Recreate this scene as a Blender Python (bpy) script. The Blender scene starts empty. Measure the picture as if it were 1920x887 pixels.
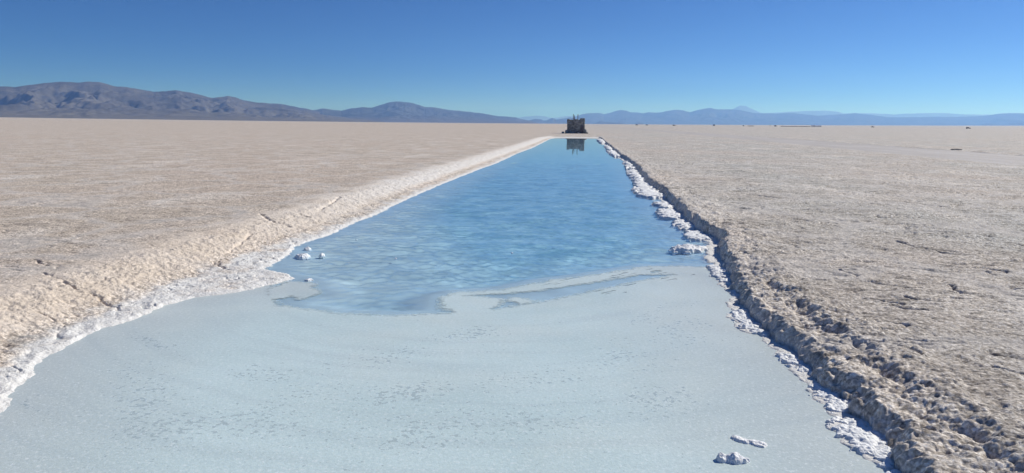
import bpy, math, random
import numpy as np
from math import radians, sin, cos, pi

# ---------------------------------------------------------------- camera
scene = bpy.context.scene
C = scene.collection
CAM_H = 1.71
PITCH, ROLL, YAW = radians(9.06), radians(0.476), radians(5.58)
fw0 = (-sin(YAW), cos(YAW)); r0 = (cos(YAW), sin(YAW))
fw = np.array([fw0[0]*cos(PITCH), fw0[1]*cos(PITCH), -sin(PITCH)])
u0 = np.array([fw0[0]*sin(PITCH), fw0[1]*sin(PITCH), cos(PITCH)])
rr = np.array([r0[0], r0[1], 0.0])
right = cos(ROLL)*rr + sin(ROLL)*u0
up = cos(ROLL)*u0 - sin(ROLL)*rr
cam_data = bpy.data.cameras.new('camera')
cam_data.sensor_width = 36.0
cam_data.lens = 36.0*1331.0/1920.0
cam_data.clip_start = 0.05
cam_data.clip_end = 250000.0
cam = bpy.data.objects.new('camera', cam_data)
from mathutils import Matrix
M3 = Matrix([[right[i], up[i], -fw[i]] for i in range(3)])
cam.matrix_world = Matrix.Translation((0, 0, CAM_H)) @ M3.to_4x4()
C.objects.link(cam)
scene.camera = cam

# ---------------------------------------------------------------- light
SUN_EL, SUN_AZ = radians(37.0), radians(54.0)      # azimuth clockwise from +Y
world = bpy.data.worlds.new('World')
scene.world = world
world.use_nodes = True
wn = world.node_tree
for n in list(wn.nodes): wn.nodes.remove(n)
sky = wn.nodes.new('ShaderNodeTexSky')
sky.sky_type = 'NISHITA'
sky.sun_disc = False
sky.sun_elevation = SUN_EL
sky.sun_rotation = SUN_AZ
sky.altitude = 3400
sky.air_density = 0.6
sky.dust_density = 0.25
sky.ozone_density = 6.0
bg = wn.nodes.new('ShaderNodeBackground')
bg.inputs['Strength'].default_value = 0.098
wo = wn.nodes.new('ShaderNodeOutputWorld')
hs = wn.nodes.new('ShaderNodeHueSaturation'); hs.inputs['Saturation'].default_value = 1.12
tint = wn.nodes.new('ShaderNodeMix'); tint.data_type = 'RGBA'; tint.blend_type = 'MULTIPLY'; tint.inputs[0].default_value = 1.0
tint.inputs[7].default_value = (.46, .73, .96, 1)
wn.links.new(sky.outputs[0], hs.inputs['Color']); wn.links.new(hs.outputs[0], tint.inputs[6]); wn.links.new(tint.outputs[2], bg.inputs[0])
wn.links.new(bg.outputs[0], wo.inputs[0])

sun_d = bpy.data.lights.new('sun', 'SUN')
sun_d.energy = 4.6
sun_d.angle = radians(0.53)
sun_d.color = (1.0, 0.955, 0.89)
sun = bpy.data.objects.new('sun', sun_d)
from mathutils import Vector
sd = Vector((sin(SUN_AZ)*cos(SUN_EL), cos(SUN_AZ)*cos(SUN_EL), sin(SUN_EL)))
sun.rotation_euler = sd.to_track_quat('Z', 'Y').to_euler()
sun.location = (40, 20, 60)
C.objects.link(sun)

scene.view_settings.view_transform = 'Standard'
scene.view_settings.look = 'None'
scene.view_settings.exposure = 0.0
scene.view_settings.gamma = 1.0
scene.cycles.volume_bounces = 1
scene.cycles.max_bounces = 8
scene.cycles.transparent_max_bounces = 12

HAZE_DENSITY = 4.2e-5

# ---------------------------------------------------------------- noise
rng = np.random.default_rng(7)
PERM = rng.permutation(4096).astype(np.int32)
GA = rng.random(4096)*2*pi
GX, GY = np.cos(GA).astype(np.float32), np.sin(GA).astype(np.float32)
RV = rng.random(4096).astype(np.float32)
RW = rng.random(4096).astype(np.float32)

def _h(i, j):
    return PERM[(PERM[i & 4095] + j) & 4095]

def perlin(x, y, seed=0):
    x = np.asarray(x, dtype=np.float64) + seed*17.31
    y = np.asarray(y, dtype=np.float64) + seed*9.77
    i = np.floor(x).astype(np.int32); j = np.floor(y).astype(np.int32)
    fx = (x-i).astype(np.float32); fy = (y-j).astype(np.float32)
    u = fx*fx*fx*(fx*(fx*6-15)+10); v = fy*fy*fy*(fy*(fy*6-15)+10)
    def g(a, b):
        h = _h(i+a, j+b)
        return GX[h]*(fx-a)+GY[h]*(fy-b)
    a = g(0, 0); b = g(1, 0); c = g(0, 1); d = g(1, 1)
    return 1.5*((a+(b-a)*u)*(1-v)+(c+(d-c)*u)*v)

def fbm(x, y, n=4, seed=0, gain=.5):
    s = 0; a = 1.0; t = 0
    for k in range(n):
        s = s+a*perlin(x*2**k, y*2**k, seed+k*3); t += a; a *= gain
    return s/t*1.4

def domes(x, y, seed=0):
    """cauliflower cells: 1 at a knob's centre, 0 between knobs"""
    x = np.asarray(x, dtype=np.float64)+seed*13.7; y = np.asarray(y, dtype=np.float64)+seed*5.3
    i = np.floor(x).astype(np.int32); j = np.floor(y).astype(np.int32)
    best = np.full(x.shape, 9.0, dtype=np.float32)
    for a in (-1, 0, 1):
        for b in (-1, 0, 1):
            h = _h(i+a, j+b)
            dx = (i+a+RV[h]-x).astype(np.float32); dy = (j+b+RW[h]-y).astype(np.float32)
            best = np.minimum(best, dx*dx+dy*dy)
    return np.sqrt(np.clip(1-best*1.1, 0, 1))

def sstep(a, b, x):
    t = np.clip((x-a)/(b-a), 0, 1)
    return t*t*(3-2*t)

def seg_dist(x, y, pts):
    """distance to a polyline"""
    best = np.full(x.shape, 1e9)
    for (x0, y0), (x1, y1) in zip(pts[:-1], pts[1:]):
        dx, dy = x1-x0, y1-y0
        t = np.clip(((x-x0)*dx+(y-y0)*dy)/(dx*dx+dy*dy+1e-12), 0, 1)
        best = np.minimum(best, np.hypot(x-x0-t*dx, y-y0-t*dy))
    return best

def poly_sdf(x, y, pts):
    """positive inside"""
    d = seg_dist(x, y, pts+[pts[0]])
    ins = np.zeros(x.shape, bool)
    n = len(pts)
    for k in range(n):
        x0, y0 = pts[k]; x1, y1 = pts[(k+1) % n]
        if y0 == y1: continue
        c = ((y0 > y) != (y1 > y)) & (x < (x1-x0)*(y-y0)/(y1-y0)+x0)
        ins ^= c
    return np.where(ins, d, -d)

# ---------------------------------------------------------------- measured plan of the pool (metres)
WATER = -0.19
KZ = .19/.30                         # bank profiles were drawn for a 0.30 m deep cut
KP = 1.71/1.6
WL = [(-2.6, 2.2), (-3.3, 3.0), (-3.62, 3.6), (-3.696, 3.99), (-3.796, 4.162), (-3.921, 4.397), (-4.016, 4.64), (-4.185, 4.9), (-4.27, 5.188), (-4.298, 5.486), (-4.341, 5.651), (-4.343, 5.917), (-4.26, 6.16), (-4.23, 6.514), (-4.244, 6.788), (-4.143, 7.147), (-3.914, 7.325), (-3.699, 7.559), (-3.549, 7.967), (-3.473, 8.215), (-3.631, 8.413), (-4.02, 8.623), (-4.084, 8.717), (-4.128, 9.3), (-4.223, 9.911), (-4.364, 10.351), (-4.318, 10.86), (-4.234, 11.658), (-4.268, 12.483), (-4.29, 13.275), (-4.238, 14.094), (-4.346, 17.191), (-4.348, 21.963), (-4.25, 29.493), (-4.098, 33.578), (-4.126, 45.277), (-3.932, 55.421), (-3.99, 71.141), (-4.062, 90.253), (-3.4, 98.2)]
WR = [(1.6, 2.2), (1.72, 3.5), (1.702, 3.927), (1.654, 4.078), (1.599, 4.241), (1.606, 4.523), (1.698, 4.864), (1.659, 5.016), (1.735, 5.372), (1.614, 5.74), (1.652, 6.2), (1.622, 6.485), (1.495, 6.606), (1.494, 6.993), (1.686, 8.019), (1.705, 8.365), (1.525, 9.058), (1.55, 10.106), (1.79, 10.984), (1.428, 11.2), (1.382, 11.445), (1.567, 11.845), (1.651, 12.742), (1.545, 13.676), (1.739, 14.396), (1.423, 14.759), (1.388, 15.372), (1.692, 16.886), (1.463, 17.128), (1.768, 18.534), (1.279, 18.992), (1.15, 20.814), (1.506, 24.204), (1.548, 27.269), (2.031, 38.183), (1.401, 45.306), (1.875, 66.137), (1.395, 77.748), (1.5, 97)]
BR = [(1.66, 2.2), (1.68, 3.38), (1.76, 3.654), (1.868, 4.088), (1.80, 4.444), (1.858, 4.6), (1.789, 4.855), (1.795, 5.224), (1.755, 5.795), (1.68, 6.2), (1.684, 7.174), (1.888, 8.853), (2.0, 10.2), (2.152, 10.854), (2.116, 11.689), (2.024, 14.808), (2.096, 18.282), (2.105, 23.845), (2.25, 31.905), (2.171, 41.051), (2.141, 57.631), (2.174, 89.151)]
CR = [(2.105, 2.0), (2.105, 3.411), (2.096, 3.659), (2.066, 3.936), (2.056, 4.347), (2.07, 4.749), (2.082, 5.373), (2.009, 5.904), (1.978, 6.763), (1.956, 7.507), (1.96, 8.086), (2.05, 8.585), (2.2, 9.552), (2.38, 11.0), (2.36, 14), (2.4, 18), (2.38, 24), (2.45, 32), (2.35, 41), (2.3, 60), (2.3, 90)]
CRACKS = [([(-5.701, 6.884), (-5.413, 6.681), (-4.983, 6.438), (-4.695, 6.335), (-4.279, 6.059)], .016, .035),
 ([(-4.736, 8.175), (-4.556, 8.313), (-4.163, 7.902)], .02, .035), ([(-5.616, 11.903), (-5.161, 11.261), (-4.687, 11.007)], .03, .05),
 ([(-5.02, 12.155), (-4.769, 12.043)], .03, .05), ([(-4.943, 12.997), (-5.066, 13.919), (-5.252, 14.967)], .03, .05),
 ([(-4.803, 5.649), (-4.639, 5.633), (-4.379, 5.397), (-4.19, 5.173)], .014, .03),
 ([(2.93, 5.19), (3.046, 5.192), (3.104, 5.094), (3.25, 5.02)], .018, .06), ([(2.654, 4.949), (2.808, 4.87), (2.965, 4.766), (3.1, 4.70)], .016, .05),
 ([(2.658, 5.085), (2.68, 5.007)], .02, .05), ([(2.234, 4.919), (2.433, 4.922)], .01, .02),
 ([(-4.618, 8.7), (-4.75, 9.4), (-4.919, 10.082)], .02, .03), ([(2.953, 6.57), (3.227, 6.568)], .02, .05),
 ([(3.053, 6.8), (3.188, 6.74)], .02, .04), ([(2.838, 8.185), (3.048, 8.125)], .02, .04),
 ([(4.382, 10.248), (4.527, 9.633), (4.751, 9.284)], .03, .06), ([(3.838, 16.986), (4.366, 16.234)], .05, .08),
 ([(-6.3, 7.5), (-5.9, 7.2)], .02, .04), ([(-4.2, 4.5), (-4.5, 4.7), (-4.75, 4.75)], .02, .04)]
FILM = [(-5.2, 1.5), (-5.2, 8.2), (-4.084, 8.717), (-3.328, 7.279), (-3.101, 6.937), (-2.371, 6.714), (-1.795, 6.708), (-1.265, 6.898), (-1.438, 7.045), (-1.524, 7.47), (-1.418, 7.734), (-0.924, 7.931), (-0.336, 8.552), (0.11, 8.863), (0.868, 9.551), (1.393, 9.661), (2.6, 9.5), (2.6, 1.5)]
PALE = [(-3.35, 7.1), (-3.6, 7.6), (-3.5, 8.0), (-3.336, 8.05), (-3.1, 7.95), (-3.046, 7.754), (-2.867, 7.5), (-2.95, 7.32), (-3.013, 7.201), (-3.13, 7.28)]
CHAN = [(-1.25, 7.62), (-0.9, 7.726), (-0.475, 7.938), (0.178, 8.472), (0.754, 8.984), (1.186, 9.076), (0.509, 8.43), (0.007, 7.872), (-0.443, 7.422), (-0.86, 7.10), (-0.80, 7.5), (-1.0, 7.6)]
ISLE = [(-0.80, 7.42), (-0.737, 7.598), (-0.571, 7.56), (-0.45, 7.50), (-0.50, 7.36), (-0.622, 7.33), (-0.70, 7.40)]

BR = [(x*1.0545, y*1.0545) for x, y in BR]
CR = [(x*KP, y*KP) for x, y in CR]
CRACKS = [([(x*KP, y*KP) for x, y in p], w, d) for p, w, d in CRACKS]
_yl = np.array([p[1] for p in WL]); _xl = np.array([p[0] for p in WL])
_yr = np.array([p[1] for p in WR]); _xr = np.array([p[0] for p in WR])
_yb = np.array([p[1] for p in BR]); _xb = np.array([p[0] for p in BR])
_yc = np.array([p[1] for p in CR]); _xc = np.array([p[0] for p in CR])
fWL = lambda y: np.interp(y, _yl, _xl)
_ws = [(-5, -2.0), (2.2, -2.6), (3, -3.3), (3.6, -3.62), (4.4, -3.93), (5.2, -4.27), (6, -4.38), (7, -4.42), (8, -4.40), (9, -4.38), (10, -4.38), (12, -4.32), (14, -4.28), (17.2, -4.346), (22, -4.348), (29.5, -4.25), (45, -4.1), (71, -3.99), (90, -4.06), (98, -3.4)]
fWS = lambda y: np.interp(y, [p[0] for p in _ws], [p[1] for p in _ws])
fWR = lambda y: np.interp(y, _yr, _xr)
fBR = lambda y: np.interp(y, _yb, _xb)
fCR = lambda y: np.interp(y, _yc, _xc)
_py = np.array([10., 60, 100, 160, 253, 312, 500, 2000, 9000]); _px = np.array([21.5, 21.8, 21.8, 20.5, 18.6, 16.6, 14., 11., -10.])
_py = _py*KP; _px = _px*KP
fPATH = lambda y: np.interp(y, _py, _px)

def terrain(x, y):
    """height and masks of the whole salt flat with the excavated pool"""
    r = np.hypot(x, y)
    nearf = 1-sstep(9, 30, r)
    midf = 1-sstep(40, 140, r)
    # --- plan distances
    edge = .065*perlin(y/.45, x/.45, 11)+.035*perlin(y/.16, x/.16, 12)*nearf+(.10*perlin(y/2.6, x*.3, 13)+.09*perlin(y/.9, x*.5, 18))*sstep(8, 16, y)
    sR = x-fBR(y)+edge
    sL = fWL(y)-x+.03*perlin(x/.2, y/.2, 14)+.02*perlin(x/.07, y/.07, 15)*nearf
    sS = fWS(y)-x+.05*perlin(x/.35, y/.35, 30)              # smoothed: the apron ignores the crust tongue
    s_raw = sL
    sL = np.minimum(sL, np.maximum(sS, .20))
    sN = 2.1-y+.10*perlin(x/.5, y/.5, 16)+.12*np.abs(x+1)**1.2*.5
    sF = y-98.6+.25*perlin(x/1.2, y/1.2, 17)
    sR = sR+(.022*perlin(x/.055, y/.055, 19)+.03*perlin(x/.13, y/.13, 20))*nearf
    # --- profiles
    zL = np.interp(sL, [-2.2, -.7, -.15, 0, .06, .22, .45, .8, 1.15, 1.5, 2.2], [-.43, -.40, -.325, -.30, -.275, -.262, -.235, -.125, -.045, -.008, 0])*KZ
    zN = np.interp(sN, [-1, -.15, 0, .1, .6, 1.0, 1.6], [-.45, -.33, -.30, -.28, -.10, -.02, 0])*KZ
    zF = np.interp(sF, [-3, -.4, 0, .5, 1.6, 3.5, 6], [-.45, -.33, -.30, -.25, -.14, -.03, 0])*KZ
    lw = fWR(y)-fBR(y)                      # negative: how far the white ledge reaches out
    lw = np.where(y > 8.5, np.maximum(lw, -.24), lw)
    gap = np.maximum(fCR(y)-fBR(y), .12)
    t = sR
    floor_ = np.interp(t-lw, [-1.6, -.5, -.05, .0, .04, .16], [-.27, -.24, -.212, -.200, -.178, -.150])+.008*perlin(x/.12, y/.12, 26)
    lump = fbm(x/.30, y/.30, 3, 21)
    wall = sstep(-.07-.04*lump, .055+.03*lump, t)
    brow = -.058+.036*sstep(7, 12, y)+.03*lump
    z_strip = floor_+(brow-floor_)*wall
    # slumped strip, then a cleft, then the plain
    tc = x-fCR(y)+.07*perlin(y/.35, x/.35, 23)+.035*perlin(y/.15, x/.15, 28)+.03*perlin(y/.09, x/.09, 24)*nearf
    nearstrip = 1-sstep(7.5, 10.5, y)
    cleft = np.exp(-(tc/.07)**2)*(.010+.028*perlin(y/.45, x/.3, 25))*nearstrip
    zR = np.where(tc < 0, z_strip, brow+(0.004-brow)*sstep(-.03, .13, tc))
    zR = np.where(tc > 0, np.maximum(zR, brow), zR)
    zR = np.where((t > .05), nearstrip*zR+(1-nearstrip)*(brow*np.exp(-np.maximum(t-.05, 0)/.12)), zR) - np.clip(cleft, 0, 1)*(t > 0)
    z = np.maximum(np.maximum(zL, zR), np.maximum(zN, zF))
    pool = (sL < 0) & (sR < -.05) & (sN < 0) & (sF < 0)
    inner = np.clip(-np.maximum(np.maximum(sL, sR), np.maximum(sN, sF)), 0, 9)
    fs = np.full(x.shape, -9.)
    sel = r < 13
    if sel.any(): fs[sel] = np.maximum(poly_sdf(x[sel], y[sel], FILM), poly_sdf(x[sel], y[sel], PALE))
    up_ = sstep(-.55, -.10, fs)
    z = np.where(pool, np.minimum(z, WATER-.003)*(1-up_)+np.minimum(np.maximum(z, WATER-.006), WATER-.003)*up_, z)
    # --- relief
    land = 1.0-sstep(-.02, .10, inner)
    smooth = sstep(4.2, 3.2, np.abs(x-fPATH(y))) * sstep(25, 45, y)          # the worn track
    bankR = land*sstep(-.25, -.05, sR)*(1-sstep(gap+.25, gap+.6, sR))*(sF < 1)
    bankL = land*sstep(-.02, .1, sL)*(1-sstep(1.1, 1.6, sL))*(sF < 1)
    plain = land*(1-bankL)
    n1 = fbm(x/1.7, y/1.7, 3, 31)
    big = .022*n1+.02*fbm(x/9., y/9., 2, 32)
    med = .016*fbm(x/.33, y/.33, 3, 33)+.016*(domes(x/.15, y/.15, 4)-.6)*sstep(6, 14, r)*(1-sstep(40, 120, r))
    d1 = domes(x/.055, y/.055, 1); d2 = domes(x/.024, y/.024, 2)
    dp = domes(x/.034, y/.034, 11); clump = sstep(-.35, .35, fbm(x/.28, y/.22, 2, 48))
    fine = (.013*d1*clump+.012*dp+.004*fbm(x/.07, y/.07, 2, 39)-.010)*nearf
    # wind-cut ledges: short steep steps running roughly across the view
    w = fbm((x+.35*y)/1.1, y/.42, 3, 35)
    rid = 1-np.abs(w)*10
    slit = np.clip(rid, 0, 1)**1.5*sstep(.0, .30, fbm(x/1.3, y/1.3, 2, 36)+.08)*np.where(x > 0, 1., .55)
    w2 = fbm((x-.2*y)/3.2, y/1.3, 3, 37)
    slit2 = np.clip(1-np.abs(w2)*14, 0, 1)*sstep(-.1, .3, fbm(x/5., y/5., 2, 38))
    relief = big*.8+med+fine-.045*slit*(1-sstep(40, 150, r))-.018*slit2*sstep(6, 14, r)*midf
    relief = relief*(1-.88*smooth)
    z = z+plain*relief*np.where(sR > 0, 1., .5)*(1-.5*bankR)
    # lumps of the broken right bank
    big_d = domes(x/.16, y/.16, 3); mid_d = domes(x/.075, y/.075, 5)
    z = z+bankR*wall*(.012*(big_d-.5)+.016*(mid_d-.5)+(.017+.02*np.exp(-(tc/.12)**2)*nearstrip)*(d1-.5)+.011*(dp-.5)*nearf+.030*fbm(x/.2, y/.2, 3, 27))
    trench = sstep(-.03, .04, t-lw)*(1-wall)*(sL < -1)*(sF < 0)
    z = z+trench*(.016*(mid_d-.3)+.010*(d1-.3)*nearf)
    # left bank: rounded apron with a knobbly white foot
    foot = 1-sstep(.12, .42, sL+.16*perlin(x/.5, y/.5, 41)+.10*perlin(x/.15, y/.15, 44)+.12*sstep(9, 14, y))
    z = z+bankL*((.024*fbm(x/.20, y/.20, 4, 45)+.009*(domes(x/.05, y/.05, 7)-.45)+.004*(d2-.5)-.022*np.clip(1-np.abs(fbm(x/.30, y/.18, 2, 46))*9, 0, 1)*sstep(0, .3, fbm(x/.5, y/.5, 2, 47)))*foot*sstep(0, .08, sL)*(.35+.65*nearf)
                 + (1-foot)*(.022*fbm(x/.22, y/.22, 4, 42)+.013*fbm(x/.07, y/.07, 3, 29)*nearf+.010*(d1-.5)*nearf+.004*(d2-.5)*nearf-.015*np.clip(1-np.abs(fbm((x+.6*y)/.8, (y-.6*x)/.35, 3, 43))*12, 0, 1)*sstep(-.1, .3, fbm(x/.9, y/.9, 2, 50))))
    crackm = np.zeros(x.shape)
    sel = r < 22
    if sel.any():
        xs, ys = x[sel], y[sel]
        wxs = xs+.035*perlin(xs/.11, ys/.11, 51); wys = ys+.05*perlin(xs/.11, ys/.11, 52)
        acc = np.zeros(xs.shape)
        for pts, wd, dep in CRACKS:
            d = seg_dist(wxs, wys, pts)
            k = np.clip(.7+.9*perlin(xs/.25, ys/.25, 53), 0, 1.3)
            acc = np.minimum(acc, -dep*k*np.exp(-(d/(wd*1.1))**2))
        z[sel] += acc*land[sel]
    # berm on the far side of the track
    z = z+.09*np.exp(-((x-fPATH(y)-3.7-.3*perlin(y/3., x*0, 61))/.28)**2)*sstep(28, 40, y)*(1-sstep(300, 600, y))*(.6+.8*perlin(y/1.5, x/.6, 62))
    # the flat rises by a few metres towards its margins
    az = np.degrees(np.arctan2(x, y))
    kk = .0026*np.clip(((az+5.58)/35.5)**2, 0, 1.2)
    z = z+kk*(np.clip(r, 1500, 12000)-1500)
    cream = (sF < 2)*sstep(.35, .7, sL+.12*n1)*(1-sstep(1.0, 2.0, sL+.35*fbm(x/.9, y/.9, 3, 71)+.02*r*0))
    white = np.maximum(foot*(sL > -.3), 0)*(sF < 1)
    white = np.maximum(white, (sstep(-.6, .2, sF)-sstep(.8, 2.2, sF))*(sL < .8)*(sR < .6))
    white = np.maximum(white, (sN > -1)*(1-sstep(.3, .8, sN))*.8)
    white = np.maximum(white, (1-sstep(-.10, -.03, sR))*(sR > -1.2)*(sF < 1))
    white = np.maximum(white, (.20+.55*sstep(8, 22, y))*cream)
    code = np.zeros(x.shape, np.int8)                     # 0 ground 1 left bank 2 right bank 3 pool bed 4 path
    code[(sL > 0) & (sL < 1.5) & (sF < 0) & (sN < .6)] = 1
    code[(t-lw > -.03) & (sR < gap+.12) & (sF < 0) & (y > 2)] = 2
    code[(sL <= 0) & (t-lw <= -.03) & (sN <= 0) & (sF <= 0)] = 3
    code[(np.abs(x-fPATH(y)) < 3.5) & (y > 35) & (y < 3000)] = 4
    inner = inner*(.30+.70*sstep(7, 15, y+.9*x))*(1-.85*up_)
    return z, cream, white, code, inner

# ---------------------------------------------------------------- small helpers
def tag(o, label=None, cat=None, group=None, kind=None):
    if label: o['label'] = label
    if cat: o['category'] = cat
    if group: o['group'] = group
    if kind: o['kind'] = kind
    return o

def mesh_np(name, verts, quads, mat=None, parent=None, smooth=False, attrs=None):
    me = bpy.data.meshes.new(name)
    v = np.asarray(verts, dtype=np.float32); q = np.asarray(quads, dtype=np.int32)
    k = q.shape[1]
    me.vertices.add(len(v)); me.vertices.foreach_set('co', v.ravel())
    me.loops.add(q.size); me.loops.foreach_set('vertex_index', q.ravel())
    me.polygons.add(len(q))
    me.polygons.foreach_set('loop_start', np.arange(0, q.size, k, dtype=np.int32))
    try: me.polygons.foreach_set('loop_total', np.full(len(q), k, dtype=np.int32))
    except Exception: pass
    me.update(calc_edges=True)
    if smooth: me.polygons.foreach_set('use_smooth', np.ones(len(q), dtype=bool))
    if attrs:
        for an, av in attrs.items():
            a = me.attributes.new(an, 'FLOAT', 'POINT')
            a.data.foreach_set('value', np.asarray(av, dtype=np.float32).ravel())
    if mat: me.materials.append(mat)
    o = bpy.data.objects.new(name, me); C.objects.link(o)
    if parent: o.parent = parent
    return o

def grid_quads(nr, nc):
    i = np.arange(nr-1)[:, None]*nc+np.arange(nc-1)[None, :]
    return np.stack([i, i+1, i+nc+1, i+nc], -1).reshape(-1, 4)

def sub_mesh(name, V, Q, keep, mat, attrs, smooth=True):
    q = Q[keep]
    used = np.zeros(len(V), bool); used[q.ravel()] = True
    remap = np.cumsum(used)-1
    return mesh_np(name, V[used], remap[q], mat, None, smooth, {k: v[used] for k, v in attrs.items()})

# ---------------------------------------------------------------- materials
def new_mat(name):
    m = bpy.data.materials.new(name); m.use_nodes = True
    nt = m.node_tree
    return m, nt, nt.nodes['Principled BSDF']

def nd(nt, t, **kw):
    n = nt.nodes.new(t)
    for k, v in kw.items():
        if k in n.inputs: n.inputs[k].default_value = v
        else: setattr(n, k, v)
    return n

def noise(nt, co, scale, detail=4, rough=.55, vec_scale=None):
    n = nd(nt, 'ShaderNodeTexNoise', Scale=scale, Detail=detail, Roughness=rough)
    src = co
    if vec_scale:
        mp = nd(nt, 'ShaderNodeMapping'); mp.inputs['Scale'].default_value = vec_scale
        nt.links.new(co, mp.inputs['Vector']); src = mp.outputs[0]
    nt.links.new(src, n.inputs['Vector'])
    return n.outputs['Fac']

def mix(nt, fac, a, b, blend='MIX'):
    m = nt.nodes.new('ShaderNodeMix'); m.data_type = 'RGBA'; m.blend_type = blend
    for sock, v in ((m.inputs[0], fac), (m.inputs[6], a), (m.inputs[7], b)):
        if hasattr(v, 'is_output') or hasattr(v, 'links'): nt.links.new(v, sock)
        elif isinstance(v, (int, float)): sock.default_value = v
        else: sock.default_value = (*v, 1) if len(v) == 3 else v
    return m.outputs[2]

def remap(nt, v, a, b, c=0., d=1.):
    m = nd(nt, 'ShaderNodeMapRange'); m.clamp = True
    m.inputs[1].default_value = a; m.inputs[2].default_value = b; m.inputs[3].default_value = c; m.inputs[4].default_value = d
    nt.links.new(v, m.inputs[0]); return m.outputs[0]

def math_(nt, op, a, b=0.0):
    m = nt.nodes.new('ShaderNodeMath'); m.operation = op
    for s, v in ((m.inputs[0], a), (m.inputs[1], b)):
        if isinstance(v, (int, float)): s.default_value = v
        else: nt.links.new(v, s)
    return m.outputs[0]

def attr(nt, name):
    a = nt.nodes.new('ShaderNodeAttribute'); a.attribute_name = name; return a.outputs['Fac']

def pos(nt):
    return nt.nodes.new('ShaderNodeNewGeometry').outputs['Position']

def knobs(nt, p, scale):
    v = nd(nt, 'ShaderNodeTexVoronoi', Scale=scale); v.feature = 'F1'
    nt.links.new(p, v.inputs['Vector'])
    return math_(nt, 'SUBTRACT', 1.0, v.outputs['Distance'])

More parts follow.
